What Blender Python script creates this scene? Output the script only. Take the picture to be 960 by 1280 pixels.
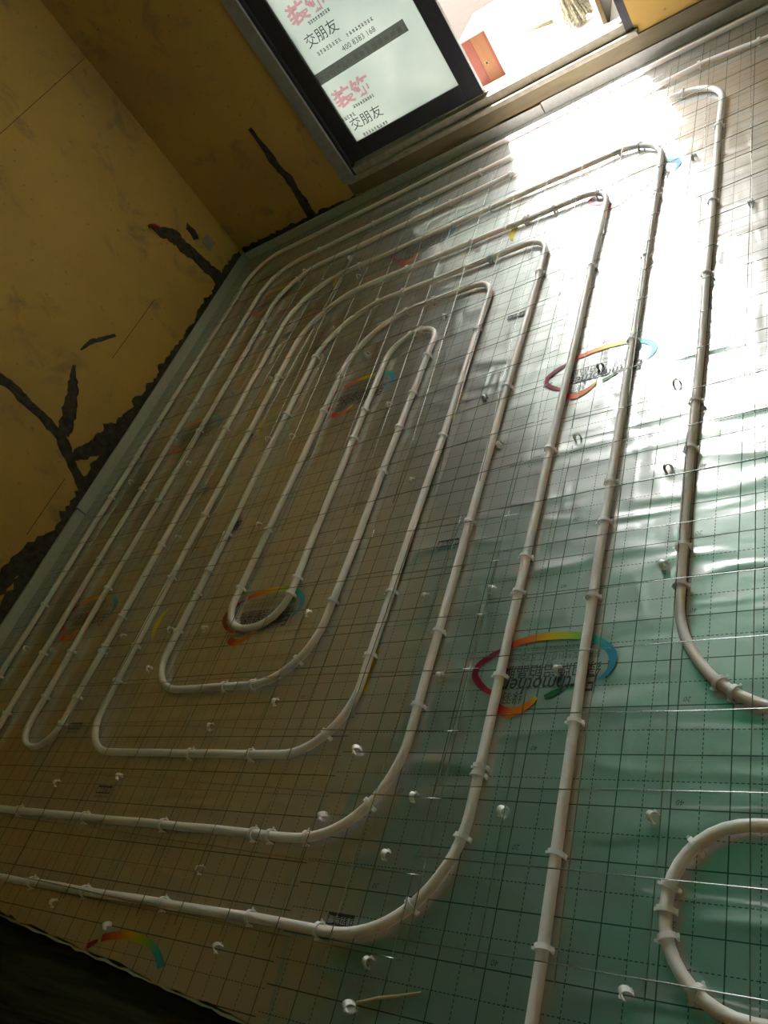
import bpy, bmesh, math, random
from mathutils import Vector, Matrix, noise

for o in list(bpy.data.objects):
    bpy.data.objects.remove(o)
S = bpy.context.scene
COL = S.collection
PI = math.pi

# ---------------------------------------------------------------- camera
YAW, PITCH, ROLL, FPX = math.radians(-45.26527), math.radians(33.86723), math.radians(-41.08317), 1029.6584
CAMH = 1.39
fw = Vector((math.sin(YAW)*math.cos(PITCH), math.cos(YAW)*math.cos(PITCH), -math.sin(PITCH)))
rt = fw.cross(Vector((0, 0, 1))).normalized()
up = rt.cross(fw)
R2 = rt*math.cos(ROLL) + up*math.sin(ROLL)
U2 = -rt*math.sin(ROLL) + up*math.cos(ROLL)
cam = bpy.data.cameras.new('camera')
cam.sensor_fit = 'VERTICAL'
cam.sensor_height = 36.0
cam.lens = FPX/1280*36.0
cam.clip_start = .02
camo = bpy.data.objects.new('camera', cam)
COL.objects.link(camo)
M4 = Matrix((R2, U2, -fw)).transposed().to_4x4()
M4.translation = Vector((0, 0, CAMH))
camo.matrix_world = M4
S.camera = camo

# ---------------------------------------------------------------- world and exposure
SKY = 20.0
w = bpy.data.worlds.new('overcast_sky')
S.world = w
w.use_nodes = True
bg = w.node_tree.nodes['Background']
bg.inputs[0].default_value = (1.0, 1.0, .985, 1)
bg.inputs[1].default_value = SKY
sun = bpy.data.lights.new('sun', 'SUN')
sun.energy = 44.0; sun.angle = math.radians(.6); sun.color = (1, .97, .92)
suno = bpy.data.objects.new('sun', sun); COL.objects.link(suno)
SEL = math.radians(67)
sdir = Vector((.31*math.cos(SEL), -.95*math.cos(SEL), -math.sin(SEL)))
suno.rotation_euler = sdir.to_track_quat('-Z', 'Y').to_euler()
vs = S.view_settings
vs.view_transform = 'Standard'
vs.look = 'None'
vs.gamma = 1
vs.use_curve_mapping = False
vs.exposure = 0.0

# ---------------------------------------------------------------- pixel -> place
def ray(px, py):
    return R2*((px-480)/FPX) - U2*((py-640)/FPX) + fw
def on_z(px, py, z=0.0):
    d = ray(px, py); t = (z-CAMH)/d.z
    return Vector((d.x*t, d.y*t, z))
def on_y(px, py, y):
    d = ray(px, py); t = y/d.y
    return Vector((d.x*t, y, d.z*t+CAMH))

# ---------------------------------------------------------------- materials
MATS = {}
def newmat(name):
    m = bpy.data.materials.new(name); m.use_nodes = True
    MATS[name] = m
    nt = m.node_tree
    return m, nt, nt.nodes['Principled BSDF']
def nd(nt, t, **k):
    n = nt.nodes.new(t)
    for a, v in k.items():
        setattr(n, a, v)
    return n
def mathn(nt, op, a, b=None, c=None):
    n = nt.nodes.new('ShaderNodeMath'); n.operation = op
    for i, v in enumerate((a, b, c)):
        if v is None: continue
        if hasattr(v, 'default_value') or hasattr(v, 'is_output'): nt.links.new(v, n.inputs[i])
        else: n.inputs[i].default_value = v
    return n.outputs[0]
def objco(nt):
    return nt.nodes.new('ShaderNodeTexCoord').outputs['Object']
def ramp(nt, fac, stops):
    r = nt.nodes.new('ShaderNodeValToRGB')
    cr = r.color_ramp
    while len(cr.elements) < len(stops): cr.elements.new(.5)
    for e, (p, c) in zip(cr.elements, stops):
        e.position = p
        e.color = (c[0], c[1], c[2], 1)
    nt.links.new(fac, r.inputs[0])
    return r.outputs[0]
def noisen(nt, co, scale, detail=4, rough=.55, kind=None, dist=0):
    n = nt.nodes.new('ShaderNodeTexNoise')
    if kind: n.noise_type = kind
    n.inputs['Scale'].default_value = scale
    n.inputs['Detail'].default_value = detail
    n.inputs['Roughness'].default_value = rough
    n.inputs['Distortion'].default_value = dist
    nt.links.new(co, n.inputs['Vector'])
    return n.outputs['Fac']
def bump(nt, h, strength, dist, prev=None):
    b = nt.nodes.new('ShaderNodeBump')
    b.inputs['Strength'].default_value = strength
    b.inputs['Distance'].default_value = dist
    nt.links.new(h, b.inputs['Height'])
    if prev is not None: nt.links.new(prev, b.inputs['Normal'])
    return b.outputs[0]
def simple(name, col, rough=.5, metal=0., var=.12, scale=20, bs=0., bscale=60, bdist=.002):
    m, nt, b = newmat(name)
    co = objco(nt)
    n = noisen(nt, co, scale)
    lo = [c*(1-var) for c in col]; hi = [min(1, c*(1+var)) for c in col]
    nt.links.new(ramp(nt, n, [(.3, lo), (.7, hi)]), b.inputs['Base Color'])
    b.inputs['Roughness'].default_value = rough
    b.inputs['Metallic'].default_value = metal
    if bs:
        nt.links.new(bump(nt, noisen(nt, co, bscale), bs, bdist), b.inputs['Normal'])
    return m

def make_wall_mat(name, base, dark, stain):
    m, nt, b = newmat(name)
    co = objco(nt)
    big = noisen(nt, co, 1.7, 5, .6)
    c1 = ramp(nt, big, [(.3, dark), (.55, base), (.75, [c*1.12 for c in base])])
    pat = noisen(nt, co, 4.5, 6, .65, None, .6)
    mk = ramp(nt, pat, [(.55, (0, 0, 0)), (.70, (1, 1, 1))])
    mx = nd(nt, 'ShaderNodeMixRGB'); mx.inputs[2].default_value = (*stain, 1)
    nt.links.new(mathn(nt, 'MULTIPLY', mk, .7), mx.inputs[0]); nt.links.new(c1, mx.inputs[1])
    spk = noisen(nt, co, 38, 2, .5)
    sk = ramp(nt, spk, [(.70, (0, 0, 0)), (.74, (1, 1, 1))])
    mx2 = nd(nt, 'ShaderNodeMixRGB'); mx2.inputs[2].default_value = (stain[0]*.5, stain[1]*.5, stain[2]*.5, 1)
    nt.links.new(mathn(nt, 'MULTIPLY', sk, .5), mx2.inputs[0]); nt.links.new(mx.outputs[0], mx2.inputs[1])
    nt.links.new(mx2.outputs[0], b.inputs['Base Color'])
    b.inputs['Roughness'].default_value = .85
    nt.links.new(bump(nt, noisen(nt, co, 30, 6), .35, .004), b.inputs['Normal'])
    return m
WALL = make_wall_mat('ochre_putty', (.60, .37, .10), (.49, .315, .10), (.215, .185, .10))
CEMENT = simple('grey_cement', (.055, .05, .042), .95, 0, .6, 35, .8, 70, .006)
SCRATCH = simple('wall_scratch', (.15, .10, .045), .9)
CEIL = simple('green_plasterboard', (.020, .205, .115), .9, 0, .06, 3)
CONCRETE = simple('concrete', (.30, .29, .27), .9, 0, .2, 8, .4, 40)
FOAM = simple('grey_foam', (.52, .515, .50), .75, 0, .08, 60, .3, 200, .001)
def make_wood(name, c0, c1):
    m, nt, b = newmat(name)
    mp = nd(nt, 'ShaderNodeMapping'); mp.inputs['Scale'].default_value = (2.0, 26, 10)
    nt.links.new(objco(nt), mp.inputs[0])
    n = noisen(nt, mp.outputs[0], 1.6, 6, .65, None, .8)
    nt.links.new(ramp(nt, n, [(.3, c0), (.7, c1)]), b.inputs['Base Color'])
    b.inputs['Roughness'].default_value = .7
    nt.links.new(bump(nt, n, .2, .002), b.inputs['Normal'])
    return m
DARKWOOD = make_wood('dark_timber', (.02, .022, .014), (.085, .075, .042))
DARKWOOD.node_tree.nodes['Principled BSDF'].inputs['Specular IOR Level'].default_value = 0.0
PLYWOOD = make_wood('tan_plywood', (.011, .0066, .0032), (.0165, .0105, .0053))
FRAME = simple('dark_frame', (.035, .035, .042), .45, 0, .15, 40)
TRIM = simple('grey_frame_trim', (.30, .29, .27), .6, 0, .12, 40)
ALU = simple('bare_aluminium', (.75, .75, .74), .25, 1, .05, 50)
SILLM = simple('stone_sill', (.36, .32, .25), .55, 0, .2, 30, .2, 60)
TILE = simple('pale_tile', (.72, .72, .68), .6, 0, .05, 12)

# reflective film with a printed green grid
def make_film(name, x0, y0):
    m, nt, b = newmat(name)
    co = objco(nt)
    sx = nd(nt, 'ShaderNodeSeparateXYZ'); nt.links.new(co, sx.inputs[0])
    X, Y = sx.outputs[0], sx.outputs[1]
    def dist(c, off):
        u = mathn(nt, 'MULTIPLY', mathn(nt, 'SUBTRACT', c, off), 10.0)
        f = mathn(nt, 'FRACT', mathn(nt, 'ADD', u, .5))
        return mathn(nt, 'ABSOLUTE', mathn(nt, 'SUBTRACT', f, .5))
    def line(c, off, wdt):
        return mathn(nt, 'LESS_THAN', dist(c, off), wdt*5)
    solid = mathn(nt, 'MAXIMUM', line(X, x0, .0023), line(Y, y0, .0023))
    def dash(c):
        return mathn(nt, 'LESS_THAN', mathn(nt, 'FRACT', mathn(nt, 'MULTIPLY', c, 110.0)), .62)
    dx = mathn(nt, 'MULTIPLY', line(X, x0+.05, .0018), dash(Y))
    dy = mathn(nt, 'MULTIPLY', line(Y, y0+.05, .0018), dash(X))
    ink = mathn(nt, 'MAXIMUM', solid, mathn(nt, 'MAXIMUM', dx, dy))
    ink = mathn(nt, 'MULTIPLY', ink, .93)
    tint = noisen(nt, co, 2.2, 3)
    base = ramp(nt, tint, [(.3, (.72, .725, .70)), (.7, (.78, .785, .77))])
    mx = nd(nt, 'ShaderNodeMixRGB'); mx.inputs[2].default_value = (.008, .038, .022, 1)
    nt.links.new(ink, mx.inputs[0]); nt.links.new(base, mx.inputs[1])
    nt.links.new(mx.outputs[0], b.inputs['Base Color'])
    nt.links.new(mathn(nt, 'MULTIPLY_ADD', ink, -.8, .93), b.inputs['Metallic'])
    rn = noisen(nt, co, 7, 4)
    nt.links.new(mathn(nt, 'MULTIPLY_ADD', rn, .12, .09), b.inputs['Roughness'])
    # creases: broad swells, ridged folds in two directions, fine crinkle
    b1 = bump(nt, noisen(nt, co, 3.0, 2, .5), .35, .012)
    mp = nd(nt, 'ShaderNodeMapping'); mp.inputs['Scale'].default_value = (2.4, 9, 1); mp.inputs['Rotation'].default_value = (0, 0, .7)
    nt.links.new(co, mp.inputs[0])
    b2 = bump(nt, noisen(nt, mp.outputs[0], 1.5, 5, .6, 'RIDGED_MULTIFRACTAL', .5), .8, .008, b1)
    mp2 = nd(nt, 'ShaderNodeMapping'); mp2.inputs['Scale'].default_value = (7, 2.2, 1); mp2.inputs['Rotation'].default_value = (0, 0, -.5)
    nt.links.new(co, mp2.inputs[0])
    b2b = bump(nt, noisen(nt, mp2.outputs[0], 2.0, 4, .6, 'RIDGED_MULTIFRACTAL', .8), .5, .006, b2)
    b3 = bump(nt, noisen(nt, co, 30, 4, .6), .20, .003, b2b)
    nt.links.new(b3, b.inputs['Normal'])
    # hazy second lobe of the crinkled foil
    df = nd(nt, 'ShaderNodeBsdfPrincipled')
    nt.links.new(mx.outputs[0], df.inputs['Base Color']); df.inputs['Metallic'].default_value = .97
    df.inputs['Roughness'].default_value = .41; nt.links.new(b3, df.inputs['Normal'])
    ms = nd(nt, 'ShaderNodeMixShader'); ms.inputs[0].default_value = .38
    nt.links.new(b.outputs[0], ms.inputs[1]); nt.links.new(df.outputs[0], ms.inputs[2])
    nt.links.new(ms.outputs[0], nt.nodes['Material Output'].inputs[0])
    return m

def make_pipe_mat():
    m, nt, b = newmat('white_pipe_plastic')
    co = objco(nt)
    n = noisen(nt, co, 9, 3)
    nt.links.new(ramp(nt, n, [(.3, (.85, .77, .74)), (.7, (.90, .84, .82))]), b.inputs['Base Color'])
    b.inputs['Roughness'].default_value = .33
    b.inputs['Subsurface Weight'].default_value = .55
    b.inputs['Subsurface Radius'].default_value = (1.0, .85, .75)
    b.inputs['Subsurface Scale'].default_value = .02
    return m
PIPE = make_pipe_mat()
CLIP = simple('white_clip_plastic', (.95, .94, .96), .3, 0, .05, 80)
WIRE = simple('galvanised_wire', (.36, .37, .36), .22, 1, .12, 60)
BLACKINK = simple('black_ink', (.012, .012, .014), .5, 0, .1, 60)
GREYINK = simple('grey_ink', (.05, .09, .07), .5, 0, .1, 60)
NUMINK = simple('green_ink', (.02, .07, .04), .5, 0, .1, 60)
WHITEINK = simple('white_ink', (.5, .5, .48), .5, 0, .05, 60)
def dye(name, col):
    m, nt, b = newmat(name)
    t = nd(nt, 'ShaderNodeBsdfTransparent')
    nt.links.new(ramp(nt, noisen(nt, objco(nt), 60), [(.3, [c*.9 for c in col]), (.7, col)]), t.inputs[0])
    nt.links.new(t.outputs[0], nt.nodes['Material Output'].inputs[0])
    return m
PINKINK = dye('pink_ink', (1.0, .50, .58))
BANDINK = dye('grey_band_ink', (.42, .42, .40))
TEXTINK = dye('dark_poster_ink', (.12, .12, .13))
YELLOWINK = simple('yellow_ink', (.62, .47, .02), .4, .2, .1, 60)
def make_ribbon():
    m, nt, b = newmat('rainbow_ink')
    a = nd(nt, 'ShaderNodeAttribute'); a.attribute_name = 'Col'
    nt.links.new(a.outputs['Color'], b.inputs['Base Color'])
    b.inputs['Roughness'].default_value = .35
    b.inputs['Metallic'].default_value = .15
    return m
RIBBON = make_ribbon()
def make_pane():
    m, nt, b = newmat('pane_with_protective_film')
    co = objco(nt)
    c = ramp(nt, noisen(nt, co, 6, 5), [(.3, (.225, .25, .236)), (.7, (.275, .292, .278))])
    tr = nd(nt, 'ShaderNodeBsdfTranslucent'); nt.links.new(c, tr.inputs[0])
    b.inputs['Base Color'].default_value = (.55, .58, .56, 1)
    b.inputs['Roughness'].default_value = .25
    ms = nd(nt, 'ShaderNodeMixShader'); ms.inputs[0].default_value = .72
    nt.links.new(b.outputs[0], ms.inputs[1]); nt.links.new(tr.outputs[0], ms.inputs[2])
    nt.links.new(ms.outputs[0], nt.nodes['Material Output'].inputs[0])
    return m
PANE = make_pane()

# ---------------------------------------------------------------- mesh helpers
def box(bm, x0, x1, y0, y1, z0, z1, bev=0):
    vs_ = [bm.verts.new((x, y, z)) for x in (x0, x1) for y in (y0, y1) for z in (z0, z1)]
    fs = [(0, 1, 3, 2), (4, 6, 7, 5), (0, 4, 5, 1), (2, 3, 7, 6), (0, 2, 6, 4), (1, 5, 7, 3)]
    F = [bm.faces.new([vs_[i] for i in f]) for f in fs]
    if bev:
        es = {e for f in F for e in f.edges}
        bmesh.ops.bevel(bm, geom=list(es), offset=bev, segments=2, affect='EDGES', profile=.5)
    return F
def finish(name, bm, mat, parent=None, smooth=False):
    bmesh.ops.recalc_face_normals(bm, faces=bm.faces[:])
    me = bpy.data.meshes.new(name)
    bm.to_mesh(me); bm.free()
    if smooth:
        for p in me.polygons: p.use_smooth = True
    return link(name, me, mat, parent)
def link(name, me, mat, parent=None):
    o = bpy.data.objects.new(name, me)
    if mat is not None and not me.materials: me.materials.append(mat)
    COL.objects.link(o)
    if parent: o.parent = parent
    return o
def boxobj(name, d, mat, parent=None, bev=0):
    bm = bmesh.new(); box(bm, *d, bev=bev)
    return finish(name, bm, mat, parent)
def tag(o, label, cat, group=None):
    o['label'] = label; o['category'] = cat
    if group: o['group'] = group
    return o
def struct(o, label=None):
    o['kind'] = 'structure'
    if label: o['label'] = label
    return o
def empty(name, loc=(0, 0, 0), rz=0):
    o = bpy.data.objects.new(name, None); o.location = loc; o.rotation_euler = (0, 0, rz)
    o.empty_display_size = .05
    COL.objects.link(o)
    return o
def tube(bm, pts, r, n=10, cap=True, flat=(0, 0, 1)):
    rings = []
    for i, p in enumerate(pts):
        a = pts[max(0, i-1)]; c = pts[min(len(pts)-1, i+1)]
        t = (c-a).normalized()
        s = t.cross(Vector(flat))
        if s.length < 1e-4: s = t.cross(Vector((1, 0, 0)))
        s.normalize(); u = s.cross(t)
        rr = r(i) if callable(r) else r
        rings.append([bm.verts.new(p + (s*math.cos(2*PI*k/n) + u*math.sin(2*PI*k/n))*rr) for k in range(n)])
    for a, c in zip(rings, rings[1:]):
        for k in range(n):
            bm.faces.new((a[k], a[(k+1) % n], c[(k+1) % n], c[k]))
    if cap:
        bm.faces.new(rings[0][::-1]); bm.faces.new(rings[-1])
def rounded(corners, step=.05):
    """polyline through corners (x, y, radius) with arcs at the corners"""
    C = [Vector((c[0], c[1])) for c in corners]
    Rr = [c[2] if len(c) > 2 else 0 for c in corners]
    out = [C[0]]
    def seg(a, b):
        n = max(1, int((b-a).length/step))
        for i in range(1, n+1): out.append(a.lerp(b, i/n))
    for i in range(1, len(C)-1):
        p, a, b = C[i], C[i-1], C[i+1]
        d1 = (a-p).normalized(); d2 = (b-p).normalized()
        ang = math.acos(max(-1, min(1, d1.dot(d2))))
        if Rr[i] == 0 or ang > PI-.02:
            seg(out[-1], p); continue
        t = Rr[i]/math.tan(ang/2)
        s, e = p+d1*t, p+d2*t
        seg(out[-1], s)
        cen = p + (d1+d2).normalized()*(Rr[i]/math.sin(ang/2))
        a0 = s-cen; sw = PI-ang
        sg = 1 if a0.x*(e-cen).y - a0.y*(e-cen).x > 0 else -1
        n = max(4, int(sw*Rr[i]/.022))
        for k in range(1, n+1):
            th = sg*sw*k/n
            out.append(cen + Vector((a0.x*math.cos(th)-a0.y*math.sin(th), a0.x*math.sin(th)+a0.y*math.cos(th))))
    seg(out[-1], C[-1])
    return out

# ---------------------------------------------------------------- the room
XL, YF, XR, YB, ZC = -3.385, 3.90, 1.25, -2.6, 2.55
WX0, WX1, WZ0, WZ1 = -2.46, -.885, .145, 2.34
def edge_y(x):
    return max(.03, .109 + (-1.337-x)*.082)
def slab(name, off, y_other, z0, z1, mat, label):
    bm = bmesh.new(); xs = [XL + (XR-XL)*i/40 for i in range(41)]
    rows = [[bm.verts.new((x, y, z)) for (y, z) in ((edge_y(x)+off, z0), (edge_y(x)+off, z1), (y_other, z1), (y_other, z0))] for x in xs]
    for a, c in zip(rows, rows[1:]):
        for k in range(4): bm.faces.new((a[k], a[(k+1) % 4], c[(k+1) % 4], c[k]))
    bm.faces.new(rows[0]); bm.faces.new(rows[-1][::-1])
    return struct(finish(name, bm, mat), label)
slab('floor', .004, YF, -.12, -.004, CONCRETE, 'concrete slab under the film')
slab('floor_hallway', .0038, YB, -.12, -.022, DARKWOOD, 'dark timber floor beside the cut edge of the film')
struct(boxobj('ceiling', (XL, XR, YB, YF, ZC, ZC+.1), CEIL))
wl = struct(boxobj('wall_left', (XL-.2, XL, YB-.2, YF+.2, -.12, ZC+.1), WALL), 'ochre plastered wall with dark cement repairs')
struct(boxobj('wall_right', (XR, XR+.2, YB-.2, YF+.2, -.12, ZC+.1), WALL))
struct(boxobj('wall_back', (XL, XR, YB-.2, YB, -.12, ZC+.1), WALL))
bm = bmesh.new()
box(bm, XL, WX0, YF, YF+.2, -.12, ZC+.1)
box(bm, WX1, XR, YF, YF+.2, -.12, ZC+.1)
box(bm, WX0, WX1, YF, YF+.2, -.12, WZ0)
box(bm, WX0, WX1, YF, YF+.2, WZ1, ZC+.1)
wf = struct(finish('wall_far', bm, WALL), 'ochre plastered wall around the window')

# cement repairs: bumpy ribbons standing proud of the plaster
def patch(path, parent, plane, name='cement_repair', seed=0, proud=.006):
    """path: list of (a, z, half width); a runs along the wall"""
    bm = bmesh.new(); rows = []
    dense = []
    for (a0, z0, w0), (a1, z1, w1) in zip(path, path[1:]):
        n = max(2, int(math.hypot(a1-a0, z1-z0)/.018))
        for i in range(n): t = i/n; dense.append((a0+(a1-a0)*t, z0+(z1-z0)*t, w0+(w1-w0)*t))
    dense.append(path[-1])
    for i, (a, z, hw) in enumerate(dense):
        p0 = dense[max(0, i-1)]; p1 = dense[min(len(dense)-1, i+1)]
        d = Vector((p1[0]-p0[0], p1[1]-p0[1])); d.normalize(); nrm = Vector((-d.y, d.x))
        row = []
        for k in range(7):
            s = (k-3)/3
            j = 1 + .5*noise.noise(Vector((i*.21, s*3+seed*7.1, seed))) + .45*noise.noise(Vector((i*.9, s*5+seed*3.1, seed+2)))
            q = Vector((a, z)) + nrm*(s*hw*j)
            q.y = max(q.y, .0)
            h = .0005 if abs(s) > .99 else proud*(.55+.6*noise.noise(Vector((i*.4, s*2, seed+3.3))))
            h = max(h, .0005)
            row.append(bm.verts.new((XL+h, q.x, q.y) if plane == 'L' else (q.x, YF-h, q.y)))
        rows.append(row)
    for a, b in zip(rows, rows[1:]):
        for k in range(6): bm.faces.new((a[k], a[k+1], b[k+1], b[k]))
    return finish(name, bm, CEMENT, parent, True)
patch([(2.08, .80, .018), (2.11, .62, .026), (2.10, .42, .022), (2.08, .29, .03), (2.01, .18, .024), (1.95, .05, .03), (1.94, 0, .04)], wl, 'L', seed=1)
patch([(2.43, .44, .008), (2.33, .385, .03), (2.22, .33, .034), (2.10, .29, .03)], wl, 'L', seed=2)
patch([(2.52, .46, .004), (2.60, .445, .012), (2.74, .37, .008)], wl, 'L', seed=9, proud=.003)
patch([(2.04, .20, .02), (2.14, .15, .04), (2.26, .09, .06), (2.40, .06, .05)], wl, 'L', seed=3)
patch([(3.44, .56, .006), (3.47, .50, .03), (3.53, .42, .05), (3.56, .26, .035), (3.58, .12, .04), (3.60, 0, .05)], wl, 'L', seed=4)
patch([(3.66, .41, .02), (3.68, .36, .028), (3.66, .32, .02)], wl, 'L', seed=5)
patch([(1.30, .16, .03), (1.42, .14, .045), (1.55, .10, .05), (1.62, .05, .05)], wl, 'L', seed=6)
patch([(.2, .03, .05), (.8, .035, .05), (1.2, .045, .055), (1.6, .03, .065), (1.9, .035, .06), (2.1, .045, .06), (2.4, .04, .07), (2.7, .035, .055), (3.1, .03, .045), (3.5, .035, .05), (3.88, .04, .05)], wl, 'L', seed=7, proud=.004)
patch([(-2.80, .62, .012), (-2.80, .45, .022), (-2.79, .25, .024), (-2.81, 0, .03)], wf, 'F', seed=8)
patch([(-3.37, .03, .045), (-3.0, .03, .04), (-2.6, .025, .035), (-2.49, .02, .03)], wf, 'F', seed=10, proud=.004)
for zz, y0_, y1_ in ((1.33, 1.2, 3.885), (.315, 2.62, 3.1), (.17, 1.6, 1.93)):
    boxobj('chalk_line', (XL, XL+.0012, y0_, y1_, zz-.0018, zz+.0018), SCRATCH, wl)
# red plug and pale patch at the cement repair in the corner
bm = bmesh.new()
tube(bm, [Vector((XL+.001, 3.435, .565)), Vector((XL+.018, 3.436, .562)), Vector((XL+.030, 3.44, .552)), Vector((XL+.034, 3.45, .53))], .012, 8)
red = finish('red_cable_stub', bm, simple('red_plastic', (.30, .03, .02), .5), None, True)
tag(red, 'short red cable stub poking out of the ochre wall above the corner repair', 'cable')
boxobj('pale_plaster_patch', (XL, XL+.004, 3.68, 3.76, .22, .29), simple('pale_plaster', (.33, .31, .25), .9, 0, .2, 30), wl, bev=.0015)

# ---------------------------------------------------------------- foam edging along the walls
def strip(d, label):
    o = boxobj('foam_edge_strip', d, FOAM, None, .0015)
    tag(o, label, 'foam strip', 'foam strips edging the floor')
ZS = .050
strip((XL+.004, XL+.020, .19, 1.843, .0006, ZS), 'grey foam edge strip along ochre wall, from its butt joint towards the timber floor')
strip((XL+.004, XL+.017, 1.852, YF-.006, .0006, ZS+.003), 'grey foam edge strip along ochre wall, from its butt joint into the corner')
strip((XL+.024, -1.372, YF-.022, YF-.006, .0006, ZS-.002), 'grey foam edge strip below the poster-covered window pane')
strip((-1.368, XR-.01, YF-.019, YF-.006, .0006, ZS+.004), 'grey foam edge strip below the open half of the window')

# ---------------------------------------------------------------- window
win = struct(empty('window_1', (0, 0, 0)), 'dark framed sliding window with one half open')
YW0, YW1 = YF+.01, YF+.09
boxobj('trim', (WX0-.045, WX0+.030, YF-.012, YF+.006, WZ0-.01, WZ1+.04), TRIM, win, .003)
boxobj('jamb', (WX0, WX0+.045, YF+.007, YF+.10, WZ0, WZ1), FRAME, win)
boxobj('jamb', (WX1-.035, WX1, YF+.0, YF+.10, WZ0, WZ1), FRAME, win)
boxobj('head', (WX0+.045, WX1-.035, YF+.0, YF+.10, WZ1-.06, WZ1), FRAME, win)
boxobj('track', (WX0+.045, WX1-.035, YF+.0, YF+.10, WZ0, .185), SILLM, win, .002)
for yy in (YF+.03, YF+.062):
    boxobj('track_rail', (WX0+.045, WX1-.035, yy, yy+.006, .185, .199), ALU, win)
def sash(x0, x1, y0, y1, nm):
    zb, zt, sw = .2, WZ1-.062, .092
    s = finish_sash(x0, x1, y0, y1, zb, zt, sw, nm)
    return s
def finish_sash(x0, x1, y0, y1, zb, zt, sw, nm):
    bm = bmesh.new()
    box(bm, x0, x0+sw, y0, y1, zb, zt, .003); box(bm, x1-sw, x1, y0, y1, zb, zt, .003)
    box(bm, x0+sw, x1-sw, y0+.002, y1-.002, zb, zb+.085, .003); box(bm, x0+sw, x1-sw, y0+.002, y1-.002, zt-.085, zt, .003)
    s = finish(nm, bm, FRAME, win)
    return s
sx0, sx1 = WX0+.046, -1.60
front = sash(sx0, sx1, YF+.022, YF+.052, 'sash')
pane = boxobj('pane', (sx0+.092, sx1-.092, YF+.034, YF+.038, .285, WZ1-.147), PANE, front)
boxobj('sill', (WX0-.01, WX1+.012, YF-.028, YF+.006, .122, .1445), SILLM, win, .003)
boxobj('sill_apron', (WX0-.03, XR-.02, YF-.010, YF-.0005, .0565, .1215), make_wood('weathered_board', (.14, .11, .06), (.24, .19, .11)), win)

for nm_ in ('tan_plywood', 'dark_frame'):
    MATS[nm_].node_tree.nodes['Principled BSDF'].inputs['Specular IOR Level'].default_value = .05 if nm_ == 'tan_plywood' else .4
# print on the protective film: letters as thin meshes in the plane of the pane
def textmesh(txt, size, mat, shear=0., name='lettering', bold=0.):
    cu = bpy.data.curves.new(name, 'FONT')
    cu.body = txt; cu.size = size; cu.shear = shear; cu.offset = bold
    cu.resolution_u = 2
    cu.align_x = 'CENTER'; cu.align_y = 'CENTER'
    o = bpy.data.objects.new('tmp', cu); COL.objects.link(o)
    dg = bpy.context.evaluated_depsgraph_get()
    me = bpy.data.meshes.new_from_object(o.evaluated_get(dg))
    me.name = name
    bpy.data.objects.remove(o); bpy.data.curves.remove(cu)
    me.materials.clear(); me.materials.append(mat)
    return me
YP = YF+.0335
TX90 = Matrix.Rotation(PI/2, 4, 'X')
def poster(px, py, txt, size, mat, name, bold=0., sx=1.):
    P = on_y(px, py, YP)
    me = textmesh(txt, size, mat, 0, name, bold)
    me.transform(Matrix.Translation(P) @ TX90 @ Matrix.Diagonal((sx, 1, 1, 1)))
    return link(name, me, mat, pane)
def blocks(px, py, n, h, wd, gap, mat, name, seed=0):
    """a line of print too small to read"""
    rnd = random.Random(seed)
    P = on_y(px, py, YP); bm = bmesh.new()
    x = P.x - n*(wd+gap)/2
    for i in range(n):
        for k in range(3):
            zz = P.z + (k-1)*h*.38 + rnd.uniform(-.1, .1)*h
            box(bm, x, x+wd*rnd.uniform(.6, 1), P.y-.0004, P.y, zz-h*.10, zz+h*.10)
        if rnd.random() < .8:
            xx = x+wd*rnd.uniform(.2, .7); box(bm, xx, xx+wd*.16, P.y-.0005, P.y, P.z-h*.5, P.z+h*.5)
        x += wd+gap
    return finish(name, bm, mat, pane)
for (a, b_) in (((384, 10), 0), ((441, 116), 1)):
    poster(a[0], a[1], '装饰', .095, PINKINK, 'poster_lettering', .003, 1.2)
poster(402, 43, '交朋友', .066, TEXTINK, 'poster_lettering')
poster(458, 148, '交朋友', .066, TEXTINK, 'poster_lettering')
poster(448, 49, '400 8383 168', .036, TEXTINK, 'poster_lettering')
blocks(399, 20, 9, .014, .011, .004, TEXTINK, 'poster_lettering', 1)
blocks(455, 126, 9, .014, .011, .004, TEXTINK, 'poster_lettering', 2)
blocks(412, 58, 8, .017, .013, .006, BANDINK, 'poster_lettering', 3)
blocks(450, 33, 9, .016, .012, .006, BANDINK, 'poster_lettering', 4)
blocks(470, 160, 9, .016, .012, .006, BANDINK, 'poster_lettering', 5)
blocks(436, 146, 5, .016, .012, .006, TEXTINK, 'poster_lettering', 6)
P = on_y(450, 67, YP); boxobj('poster_band', (P.x-.285, P.x+.27, YP-.0002, YP, P.z-.028, P.z+.028), BANDINK, pane)
rnd = random.Random(4)
bm = bmesh.new()
for i in range(14):
    x = P.x-.26+i*.037; hh = rnd.uniform(.012, .019)
    for k in range(3): box(bm, x+k*.008, x+k*.008+.004, YP-.0006, YP-.0002, P.z-hh, P.z+hh*rnd.uniform(.2, 1))
finish('poster_lettering', bm, dye('band_lettering', (.72, .72, .70)), pane)

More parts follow.
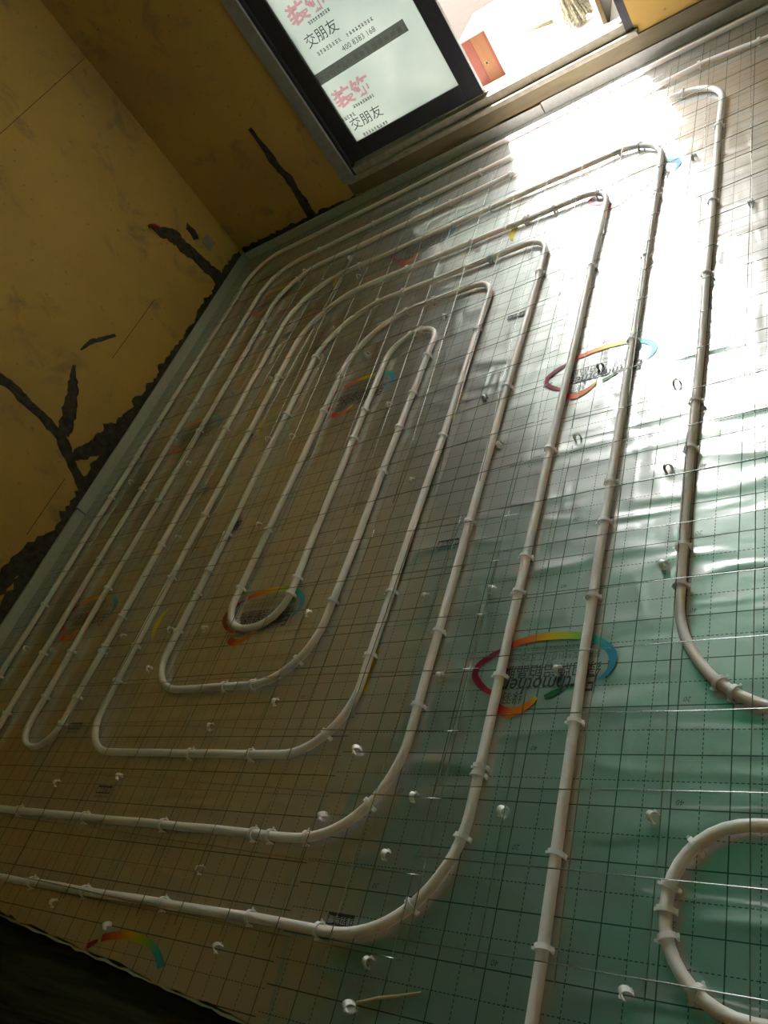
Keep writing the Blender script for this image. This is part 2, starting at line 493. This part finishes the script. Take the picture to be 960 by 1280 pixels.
# ---------------------------------------------------------------- terrace outside
ter = struct(boxobj('floor_terrace', (-14, 12, YF+.2, 26, -.1, .10), TILE), 'pale terrace floor outside the window')
TW = make_wall_mat('terrace_plaster', (.17, .13, .07), (.13, .095, .055), (.08, .06, .04))
tw = struct(boxobj('wall_terrace', (0, .15, 0, 4.2, .1, 3.0), TW), 'brown plastered side wall of the terrace')
tw.location = (-.955, YF+.201, 0); tw.rotation_euler = (0, 0, math.radians(4))
bd = boxobj('plywood_sheet', (-1.22, 1.22, -.7, .7, 0, .018), PLYWOOD, None, .002)
bd.location = (-3.17, 6.05, .1005); bd.rotation_euler = (0, 0, math.radians(-8))
tag(bd, 'brown plywood sheet lying flat on the sunlit terrace floor', 'board')
# carton with red edge
ct = empty('carton', (-1.70, 4.35, .1005))
tag(ct, 'orange and red carton with white lid standing outside the open window', 'box')
ORANGE = simple('orange_card', (.115, .042, .014), .7, 0, .1, 30)
REDC = simple('red_card', (.095, .014, .009), .7, 0, .1, 30)
WHITEC = simple('white_card', (.75, .75, .72), .7, 0, .05, 30)
boxobj('body', (-.086, .070, .012, .40, 0, .240), WHITEC, ct, .003)
boxobj('front_panel', (-.086, .070, 0, .0115, 0, .238), ORANGE, ct, .002)
boxobj('red_side_panel', (-.086, -.014, -.0015, 0, .004, .234), REDC, ct)
boxobj('corner_stripe', (.058, .0700, -.0015, 0, .004, .234), REDC, ct)
bm = bmesh.new()
for k in range(5):
    a = 2*PI*k/5
    c0 = Vector((.012, -.0012, .095)); d = Vector((math.cos(a), 0, math.sin(a)))*.016; e = Vector((-d.z, 0, d.x))*.35
    bm.faces.new([bm.verts.new(c0+e), bm.verts.new(c0+d), bm.verts.new(c0-e)])
finish('printed_mark', bm, simple('cream_ink', (.16, .14, .08), .7), ct)
# mop
mp_ = empty('mop', (-1.235, 4.50, .1005))
tag(mp_, 'cream string mop standing head down outside the window', 'mop')
MOPM = simple('mop_cotton', (.21, .195, .15), .95, 0, .5, 90, .5, 300)
bm = bmesh.new(); rnd = random.Random(7)
for i in range(120):
    a = rnd.uniform(0, 2*PI); r0 = rnd.uniform(.004, .024); r1 = rnd.uniform(.02, .075)
    top = Vector((r0*math.cos(a), r0*math.sin(a), .25)); z1 = rnd.uniform(.006, .05)
    mid = Vector((r1*.8*math.cos(a), r1*.8*math.sin(a), .15)); end = Vector((r1*math.cos(a+.3), r1*math.sin(a+.3), z1))
    pts = []
    for t in [j/7 for j in range(8)]:
        q = top*(1-t)**2 + mid*2*t*(1-t) + end*t*t
        pts.append(q + Vector((rnd.uniform(-1, 1), rnd.uniform(-1, 1), 0))*.003)
    tube(bm, pts, .0065, 5)
hd = finish('mop_head', bm, MOPM, mp_, True); hd['kind'] = 'stuff'
bm = bmesh.new()
tube(bm, [Vector((0, 0, .235)), Vector((.01, .005, .5)), Vector((.05, .03, 1.35))], .012, 10)
finish('handle', bm, simple('mop_handle', (.35, .36, .38), .5), mp_, True)
bm = bmesh.new(); tube(bm, [Vector((0, 0, .225)), Vector((0, 0, .25)), Vector((0, 0, .29))], lambda i: (.034, .030, .016)[i], 14)
finish('collar', bm, simple('mop_collar', (.28, .29, .28), .5), mp_, True)
MOPM.node_tree.nodes['Principled BSDF'].inputs['Specular IOR Level'].default_value = .05
# leaning board at the right of the opening
lb = boxobj('leaning_board', (-.011, .011, 0, .50, 0, 1.15), make_wood('brown_board', (.07, .05, .026), (.10, .075, .04)), None, .002)
lb.location = (-1.065, 4.22, .1005); lb.rotation_euler = (0, math.radians(2.5), math.radians(5))
tag(lb, 'brown wooden board leaning upright beside the mop outside the window', 'board')
bm = bmesh.new(); tube(bm, [Vector((-1.60, 4.83, .111)), Vector((-1.53, 4.79, .111)), Vector((-1.43, 4.74, .111))], .010, 8)
tag(finish('yellow_stick', bm, simple('yellow_plastic', (.065, .055, .01), .6), None, True), 'short yellow stick lying on the bright terrace floor', 'stick')

# ---------------------------------------------------------------- reflective film in one metre rolls
def film(x0, x1, lift, gx, gy, label, seed):
    nx, ny = max(6, int((x1-x0)/.035)), 112
    rnd = random.Random(seed)
    bm = bmesh.new(); rows = []
    for i in range(nx+1):
        x = x0+(x1-x0)*i/nx
        ye = edge_y(x) + rnd.uniform(-.004, .004); row = []
        for j in range(ny+1):
            y = ye + (YF-.006-ye)*j/ny
            z = lift + .0005*noise.noise(Vector((x*5, y*5, seed))) + .0003*noise.noise(Vector((x*17, y*17, seed)))
            row.append(bm.verts.new((x, y, z)))
        rows.append(row)
    for a, c in zip(rows, rows[1:]):
        for j in range(ny): bm.faces.new((a[j], c[j], c[j+1], a[j+1]))
    o = finish('reflective_film', bm, make_film('mirror_film', gx, gy), None, True)
    tag(o, label, 'film', 'film rolls laid on the floor')
    return o
FL = [film(XL+.002, -2.325, .0003, -2.83, 1.22, 'silver film roll printed with a grid, laid along the ochre wall', 1),
      film(-2.345, -1.32, .0016, -1.835, 1.12, 'silver film roll printed with a grid, under the innermost pipe loop', 2),
      film(-1.34, -.33, .0003, -.535, .68, 'silver film roll printed with a grid, under the straight pipes facing the open window half', 3),
      film(-.35, .68, .0016, -.435, .68, 'silver film roll printed with a grid, under the lone short pipe hairpin', 4),
      film(.66, XR-.002, .0003, -.535, .68, 'silver film roll printed with a grid, beyond the short pipe hairpin', 5)]
bm = bmesh.new()
rnd = random.Random(12); pts = []
for i in range(150):
    x = XL+.02+(XR-XL-.04)*i/149
    pts.append(Vector((x, edge_y(x)-.0045+rnd.uniform(-.003, .002), -.0055+rnd.uniform(-.0006, .0006))))
tube(bm, pts, lambda i: .0030+.0012*math.sin(i*1.7), 6)
tag(finish('film_edge_foam', bm, simple('white_foam', (.75, .74, .68), .8), None, True), 'thin ragged pale foam rim along the cut film edge by the timber floor', 'foam strip')

# printed logos ------------------------------------------------------------
def ribbon_mesh():
    bm = bmesh.new(); cl = bm.loops.layers.float_color.new('Col')
    def arc(stops, n=10):
        rows = []
        for (p0, p1) in zip(stops, stops[1:]):
            for i in range(n):
                t = i/n; rows.append([p0[k]+(p1[k]-p0[k])*t for k in range(3)] + [[p0[3][c]+(p1[3][c]-p0[3][c])*t for c in range(3)]])
        rows.append(list(stops[-1]))
        # smooth the centre line
        for _ in range(18):
            q = [r[:2] for r in rows]
            for i in range(1, len(rows)-1):
                for k in (0, 1): rows[i][k] = (q[i-1][k]+q[i][k]*2+q[i+1][k])/4
        prev = None
        for i, r in enumerate(rows):
            a = rows[max(0, i-1)]; b = rows[min(len(rows)-1, i+1)]
            d = Vector((b[0]-a[0], b[1]-a[1])).normalized(); n_ = Vector((-d.y, d.x))*r[2]*.5
            cur = (bm.verts.new((r[0]+n_.x, r[1]+n_.y, 0)), bm.verts.new((r[0]-n_.x, r[1]-n_.y, 0)), r[3])
            if prev:
                f = bm.faces.new((prev[0], prev[1], cur[1], cur[0]))
                for l, c in zip(f.loops, (prev[2], prev[2], cur[2], cur[2])): l[cl] = (*c, 1)
            prev = cur
    RED, DRED, ORG, YEL, LGR, TEAL, BLUE = (.55, .03, .02), (.22, .006, .03), (.65, .16, .01), (.62, .45, .01), (.22, .45, .04), (.02, .36, .27), (.03, .26, .42)
    C = Vector((-.84, .865))
    def P(px, py):
        q = on_z(px, py, 0); return (q.x-C.x, q.y-C.y)
    arc([[*P(636, 808), .018, RED], [*P(665, 799), .019, ORG], [*P(692, 795), .020, YEL], [*P(725, 795), .018, LGR], [*P(745, 799), .018, TEAL], [*P(765, 812), .020, BLUE], [*P(768, 828), .016, BLUE], [*P(760, 842), .010, BLUE], [*P(748, 850), .004, BLUE]])
    arc([[*P(630, 812), .008, DRED], [*P(618, 819), .016, DRED], [*P(598, 832), .017, DRED], [*P(593, 846), .016, DRED], [*P(603, 860), .015, DRED], [*P(616, 868), .010, RED], [*P(626, 872), .006, RED]])
    arc([[*P(618, 884), .026, RED], [*P(628, 890), .022, RED], [*P(637, 893), .026, ORG], [*P(650, 889), .018, ORG], [*P(662, 881), .016, ORG], [*P(671, 872), .010, YEL]], 6)
    DG = (.012, .13, .04)
    arc([[*P(681, 872), .010, DG], [*P(690, 869), .014, DG], [*P(700, 863), .010, DG], [*P(708, 858), .003, DG]], 5)
    me = bpy.data.meshes.new('printed_logo'); bm.to_mesh(me); bm.free(); me.materials.append(RIBBON)
    return me
LOGO = ribbon_mesh()
ROT180 = Matrix.Rotation(PI, 4, 'Z')
def rel(px, py):
    q = on_z(px, py, 0); return Vector((q.x+.84, q.y-.865, 0))
def logo_text(txt, px0, px1, py0, py1, size, mat, shear=0, bold=0., name='lettering'):
    """fit txt between two pixels of the largest logo, upside down as printed"""
    me = textmesh(txt, size, mat, shear, name, bold)
    xs = [v.co.x for v in me.vertices]; wd = max(xs)-min(xs)
    a, b = rel(px0, py0), rel(px1, py1); c = (a+b)/2
    s = (b-a).length/wd
    me.transform(Matrix.Translation(c) @ ROT180 @ Matrix.Diagonal((s, 1, 1, 1)))
    return me
LT = [logo_text('Earthmother', 630, 748, 857, 854, .054, BLACKINK, .2, .0004),
      logo_text('绿羽牌铝铂晶膜', 630, 752, 841, 834, .036, BLACKINK, 0, 0),
      logo_text('绿羽', 629, 653, 874, 871, .030, BLACKINK, 0, 0),
      logo_text('采用新型材料自动工艺安全环保', 632, 752, 824, 818, .018, GREYINK, 0, 0),
      logo_text('低温热水地面辐射供暖专用反射膜', 643, 727, 813, 808, .013, GREYINK, 0, 0)]
ZP = .0029
def put(name, me, parent, x, y, z=ZP):
    o = bpy.data.objects.new(name, me); COL.objects.link(o); o.parent = parent; o.location = (x, y, z); return o
def logo(roll, x, y):
    o = put('printed_logo', LOGO, FL[roll], x, y)
    for me in LT:
        t = bpy.data.objects.new('lettering', me); COL.objects.link(t); t.parent = o; t.location = (0, 0, .0002)
for r, x, ys in ((2, -.84, (.865, 1.855, 2.845)), (1, -1.83, (1.12, 2.11, 3.08)), (0, -2.83, (1.22, 2.21, 3.2))):
    for y in ys: logo(r, x, y)
logo(3, .16, 1.3); logo(3, .16, 2.3)
# the ribbon top of a logo cut by the film edge
o = put('printed_logo', LOGO, FL[1], -1.835, .30)
# (its lower half would fall on the timber: keep only the faces on the film)
me2 = LOGO.copy(); bm = bmesh.new(); bm.from_mesh(me2)
bmesh.ops.delete(bm, geom=[f for f in bm.faces if f.calc_center_median().y < .045 or f.calc_center_median().x < -.13], context='FACES')
bm.to_mesh(me2); bm.free(); o.data = me2; o.location = (-1.80, .115, ZP)
# yellow edge marks, black title tags, numbers
bm = bmesh.new(); n = 10; prev = None
for i in range(n+1):
    t = i/n-.5; w_ = .012*(1-(2*t)**2)+.002; x = .018*(4*t*t)
    cur = (bm.verts.new((x-w_, t*.13, 0)), bm.verts.new((x+w_, t*.13, 0)))
    if prev: bm.faces.new((prev[0], prev[1], cur[1], cur[0]))
    prev = cur
bmesh.ops.recalc_face_normals(bm, faces=bm.faces[:])
YM = bpy.data.meshes.new('edge_mark'); bm.to_mesh(YM); bm.free(); YM.materials.append(YELLOWINK)
for r, x, ys in ((1, -1.327, (.90, 1.865, 2.86)), (0, -2.34, (1.14, 2.11, 3.1)), (2, -.34, (1.9,))):
    for y in ys: put('edge_mark', YM, FL[r], x, y)
bm = bmesh.new()
f = bm.faces.new([bm.verts.new((x, y, 0)) for x, y in ((-.034, -.012), (.034, -.012), (.034, .012), (-.034, .012))])
TG = bpy.data.meshes.new('title_tag'); bm.to_mesh(TG); bm.free(); TG.materials.append(BLACKINK)
TT = textmesh('绿羽地暖', .0165, WHITEINK, 0, 'lettering'); TT.transform(ROT180)
TB = textmesh('关注更多信息', .010, BLACKINK, 0, 'lettering'); TB.transform(Matrix.Translation((0, -.020, 0)) @ ROT180)
for r, x, y in ((2, -1.180, .318), (2, -1.19, 1.285), (2, -1.185, 2.27), (1, -2.175, .555), (1, -2.18, 1.55), (1, -2.18, 2.55), (0, -2.50, .76), (0, -2.50, 1.79), (0, -2.50, 2.77)):
    o = put('title_tag', TG, FL[r], x, y)
    for me in (TT, TB):
        t = bpy.data.objects.new('lettering', me); COL.objects.link(t); t.parent = o; t.location = (0, 0, .0003)
nums = [textmesh(str(v), .015, NUMINK, .2, 'grid_numbers') for v in (10, 20, 30, 40)]
def numbers(roll, gx, gy, x0, x1):
    bm = bmesh.new()
    for j in range(0, 34):
        y = gy + (j-4)*.1 + .012
        if y < .25 or y > 3.7: continue
        for i in range(12):
            x = gx + (i-6)*.1
            if x < x0+.03 or x > x1-.03 or (i + 3*j) % 6: continue
            tmp = nums[(i//2+j) % 4].copy(); tmp.transform(Matrix.Translation((x+.018, y, 0)) @ ROT180)
            bm.from_mesh(tmp); bpy.data.meshes.remove(tmp)
    me = bpy.data.meshes.new('grid_numbers'); bm.to_mesh(me); bm.free(); me.materials.append(NUMINK)
    put('grid_numbers', me, FL[roll], 0, 0, ZP-.0004)['kind'] = 'stuff'
numbers(0, -2.83, 1.22, XL, -2.345); numbers(1, -1.835, 1.12, -2.345, -1.34); numbers(2, -.835, .68, -1.34, -.35); numbers(3, .165, .68, -.35, .66)

# ---------------------------------------------------------------- heating pipes
PR, PZ = .0108, .0156
def pipe(name, corners, label, seed):
    P2 = rounded(corners)
    pts = []
    for i, p in enumerate(P2):
        a = P2[max(0, i-1)]; c = P2[min(len(P2)-1, i+1)]
        d = (c-a).normalized(); n_ = Vector((-d.y, d.x))
        k = .005*noise.noise(Vector((p.x*1.9, p.y*1.9, seed))) + .002*noise.noise(Vector((p.x*6, p.y*6, seed+5)))
        q = p + n_*k
        pts.append(Vector((q.x, q.y, PZ + .0012*(noise.noise(Vector((p.x*3, p.y*3, seed+9)))+.3))))
    bm = bmesh.new(); tube(bm, pts, PR, 12)
    o = finish(name, bm, PIPE, None, True)
    tag(o, label, 'pipe')
    return pts
PIPES = []
PIPES.append(pipe('heating_pipe', [(1.2, 3.79), (-.5, 3.785), (-1.3, 3.755), (-2.2, 3.735), (-3.19, 3.73, .20), (-3.19, .275, .12), (-.925, .290, .26), (-.925, 2.885, .11),
    (-2.375, 2.90, .30), (-2.375, .665, .15), (-1.32, .665, .19), (-1.325, 2.545, .10), (-1.955, 2.56, .28), (-1.96, 1.065, .11), (-1.715, 1.075, .11), (-1.735, 2.36, .13),
    (-1.52, 2.375, .085), (-1.53, .865, .20), (-2.18, .868, .14), (-2.18, 2.715, .30), (-1.13, 2.70, .11), (-1.125, .468, .24), (-2.96, .468, .12), (-2.955, 3.50, .22),
    (-1.6, 3.53), (-.62, 3.56), (-.42, 3.515), (-.2, 3.48), (1.2, 3.47)],
    'long white plastic heating pipe wound in a spiral around the innermost loop', 1))
PIPES.append(pipe('heating_pipe', [(-.722, .06), (-.73, .6), (-.737, 1.5), (-.740, 3.125, .19), (-2.56, 3.12, .28), (-2.56, .678, .10), (-2.765, .678, .10), (-2.76, 3.325, .25),
    (-1.2, 3.36), (-.538, 3.385, .20), (-.545, 1.2), (-.54, .755, .26), (1.2, .70)],
    'white plastic heating pipe with a narrow hairpin turn beside the ochre wall', 2))
PIPES.append(pipe('heating_pipe', [(1.2, .56), (-.525, .55, .135), (-.522, .272, .135), (1.2, .25)],
    'short white plastic heating pipe hairpin lying alone on green-looking film', 3))

# ---------------------------------------------------------------- staple clips
def clip_mesh(name, seed):
    """arched staple: band over the pipe, barbed feet and small side wings"""
    bm = bmesh.new(); rnd = random.Random(seed)
    r, z0 = .0125, .0156
    n = 12; prof = [(-r, .001)] + [(-r*math.cos(PI*i/n), z0+r*math.sin(PI*i/n)) for i in range(n+1)] + [(r, .001)]
    hw, th = .0045, .0026
    rows = []
    for i, (x, z) in enumerate(prof):
        a = prof[max(0, i-1)]; c = prof[min(len(prof)-1, i+1)]
        d = Vector((c[0]-a[0], c[1]-a[1])).normalized(); o = Vector((-d.y, d.x))*th
        rows.append([bm.verts.new((x, -hw, z)), bm.verts.new((x, hw, z)), bm.verts.new((x+o.x, hw, z+o.y)), bm.verts.new((x+o.x, -hw, z+o.y))])
    for a, c in zip(rows, rows[1:]):
        for k in range(4): bm.faces.new((a[k], a[(k+1) % 4], c[(k+1) % 4], c[k]))
    bm.faces.new(rows[0]); bm.faces.new(rows[-1][::-1])
    for s in (-1, 1):
        # wing: a little barb that flares outward
        for zz, ln in ((.006, .006), (.0125, .0085)):
            x0 = s*(r+th*.6); x1 = s*(r+ln)
            v = [bm.verts.new(p) for p in ((x0, -hw*.8, zz), (x0, hw*.8, zz), (x1, hw*.5, zz+.004), (x1, -hw*.5, zz+.004), (x0, -hw*.8, zz+.003), (x0, hw*.8, zz+.003))]
            bm.faces.new((v[0], v[1], v[2], v[3])); bm.faces.new((v[4], v[3], v[2], v[5])); bm.faces.new((v[0], v[3], v[4])); bm.faces.new((v[1], v[5], v[2]))
    bmesh.ops.recalc_face_normals(bm, faces=bm.faces[:])
    me = bpy.data.meshes.new(name); bm.to_mesh(me); bm.free(); me.materials.append(CLIP)
    for p in me.polygons: p.use_smooth = False
    return me
CM = clip_mesh('pipe_clip', 1)
def nearest(p):
    best = None
    for pts in PIPES:
        for i in range(len(pts)-1):
            a, c = pts[i], pts[i+1]; d = c-a; L = d.length
            if L < 1e-6: continue
            t = max(0, min(1, (p-a).dot(d)/(L*L))); q = a+d*t
            e = (Vector((q.x-p.x, q.y-p.y))).length
            if best is None or e < best[0]: best = (e, q, d.normalized())
    return best
PC = [(741,745),(723,901),(696,1066),(674,1185),(657,695),(625,843),(599,957),(597,967),(582,1047),(520,1148),(584,652),(548,789),(524,880),(464,1010),(490,739),(463,818),(407,917),
 (855,681),(855,730),(899,850),(916,867),(878,1066),(835,1107),(832,1136),(835,1171),(887,1220),(767,600),(793,423),(862,560),(144,620),(175,569),(178,611),(124,699),(202,624),(135,735),
 (202,680),(217,721),(57,755),(4,844),(51,816),(6,891),(89,814),(50,871),(152,770),(132,807),(129,814),(104,870),(80,904),(172,807),(150,850),(235,787),(260,642),(296,664),(271,711),
 (256,740),(345,661),(304,734),(379,720),(361,742),(420,750),(422,746),(280,857),(315,856),(372,825),(239,935),(315,935),(406,912),(27,1006),(107,1017),(205,1025),(320,1030),(340,1035),(382,1043),
 (40,1100),(105,1112),(202,1130),(310,1147),(397,1162),(219,546),(252,537),(284,535),(317,537),(367,514),(414,510),(432,466),(397,445),(350,469),(442,547),(455,512),(517,490),
 (497,534),(477,589),(554,544),(504,364),(472,380),(539,380),(507,394),(514,421),(525,417),(600,410),(544,440),(510,332),(580,332),(447,335),(617,319),(612,321),(589,301),(656,274),(660,273),
 (692,260),(737,250),(635,227),(611,264),(796,185),(948,52),(874,82),(770,200),(827,240),(893,250),(886,340),(890,160),(805,320),(745,330),(673,340),(690,560),(640,480),(530,240),(470,272),(400,310),
 (370,345),(330,400),(290,440),(250,500),(200,530),(300,370),(350,300),(430,420),(560,260),(600,215),(680,245),(850,122),(640,740),(760,650),(872,500)]
rnd = random.Random(3)
clips = []
PNAME = ['the long spiral pipe', 'the hairpin pipe', 'the lone short pipe']
def clip_label(o, e, q):
    best = min(range(3), key=lambda k: min((q-p).length for p in PIPES[k]))
    where = 'on its runs below the window' if q.y > 2.95 else ('near the dark timber floor' if q.y < .62 else 'on its runs beside the ochre wall' if q.x < -2.45 else 'at its rounded bends' if q.y < 1.0 or q.y > 2.45 else 'on the innermost loop' if q.x < -1.45 and q.x > -2.06 else 'on its straight runs facing the window' if q.x >= -1.45 else 'just outside the innermost loop')
    if best == 2: where = 'on its own'
    lab = 'small white staple clip straddling %s, %s' % (PNAME[best], where)
    tag(o, lab, 'clip', 'clips straddling %s %s' % (PNAME[best], where))
for px, py in PC:
    e, q, d = nearest(on_z(px, py, .02))
    if e > .09: continue
    if any((q-c).length < .012 for c in clips): continue
    clips.append(q)
    o = bpy.data.objects.new('pipe_clip', CM); COL.objects.link(o)
    o.location = (q.x, q.y, q.z-PZ+.0006)
    o.rotation_euler = (rnd.uniform(-.08, .08), 0, math.atan2(d.y, d.x)-PI/2+rnd.uniform(-.12, .12))
    clip_label(o, e, q)
LC = [(532,745),(614,735),(550,845),(697,837),(445,937),(515,995),(480,1067),(627,1012),(818,1020),(783,1243),(402,1017),(343,876),(262,908),(148,970),(70,978),(250,1087),(272,1185),(133,1155),
 (460,1203),(435,1257),(186,836),(212,787),(255,785),(153,795),(32,810),(66,812),(384,765),(323,655),(222,672),(150,687),(163,602),(235,578),(335,548),(290,491),(234,497),(330,416),(458,443),(486,505),
 (555,395),(380,338),(300,397),(337,473),(365,545),(605,497),(640,455),(750,458),(845,478),(835,585),(830,705),(625,555),(515,600),(530,628),(866,195),(940,252),(720,206),(750,204),(448,345),(720,545),
 (66,1128),(437,322)]
for px, py in LC:
    q = on_z(px, py, .01)
    e, _, _ = nearest(q)
    if e < .022: continue
    o = bpy.data.objects.new('mesh_clip', CM); COL.objects.link(o)
    o.location = (q.x, q.y, -.0065); o.scale = (.62, 1.25, .85)
    o.rotation_euler = (rnd.uniform(-.3, .3), rnd.uniform(-.1, .1), rnd.uniform(.5, 1.5))
    where = 'between the innermost loop and the window' if q.y > 2.3 and q.x < -1.2 else 'beside the ochre wall' if q.x < -2.2 else 'near the dark timber floor' if q.y < .62 else 'around the innermost loop' if q.x < -1.3 else 'among the straight pipes facing the window'
    tag(o, 'small white staple clip standing on bare film ' + where, 'clip', 'loose clips ' + where)

# ---------------------------------------------------------------- steel wire mesh over the pipes
def wire_sheet(cx, cy, rot, nx, ny, sp, label, seed, z=.0275):
    root = empty('wire_mesh_sheet', (cx, cy, z), rot)
    tag(root, label, 'wire mesh', 'wire mesh sheets over the pipes')
    hx, hy = (nx-1)*sp/2, (ny-1)*sp/2
    def wire(p0, p1, dz, s):
        n = 26; pts = []
        d = (p1-p0).normalized(); nn = Vector((-d.y, d.x, 0))
        for i in range(n+1):
            t = i/n; q = p0.lerp(p1, t)
            w1 = .006*noise.noise(Vector((t*2.2, s*3.7, seed))) + .0015*noise.noise(Vector((t*9, s*3.7, seed)))
            q = q + nn*w1
            q.z = dz + .0020*(noise.noise(Vector((q.x*4+seed, q.y*4, seed+1)))+.35)
            pts.append(q)
        bm = bmesh.new(); tube(bm, pts, .0011, 5)
        finish('wire', bm, WIRE, root, True)
    for i in range(nx):
        x = -hx+i*sp; wire(Vector((x, -hy-.03, 0)), Vector((x, hy+.03, 0)), 0, i)
    for j in range(ny):
        y = -hy+j*sp; wire(Vector((-hx-.03, y, 0)), Vector((hx+.03, y, 0)), .002, j+40)
SHEETS = [(-.47, .90, .5, 8, 9, .15, 'steel wire mesh sheet crossing the lone short pipe hairpin'),
          (-.35, 2.60, 1.0, 8, 14, .15, 'steel wire mesh sheet under the open window half'),
          (-1.75, .80, -1.0, 11, 8, .15, 'steel wire mesh sheet over the pipe bends beside the timber floor'),
          (-1.62, 2.45, 3.0, 9, 14, .15, 'steel wire mesh sheet over the innermost loop, reaching the window wall'),
          (-2.72, 2.42, -1.5, 7, 14, .15, 'steel wire mesh sheet along the ochre wall')]
for k, (cx, cy, r, nx, ny, sp, lb_) in enumerate(SHEETS):
    wire_sheet(cx, cy, math.radians(r), nx, ny, sp, lb_, k*3.3+1, (.0308, .0380, .0380, .0308, .0380)[k])

# ---------------------------------------------------------------- small litter
a, b_ = on_z(446, 1254, .004), on_z(526, 1240, .004)
bm = bmesh.new(); tube(bm, [a, a.lerp(b_, .35)+Vector((0, .002, .001)), a.lerp(b_, .7), b_], lambda i: (.0035, .0032, .0026, .001)[i], 6)
tag(finish('wood_splinter', bm, simple('pale_wood', (.62, .45, .26), .7), None, True), 'pale wooden splinter lying on the film by its cut edge', 'splinter')
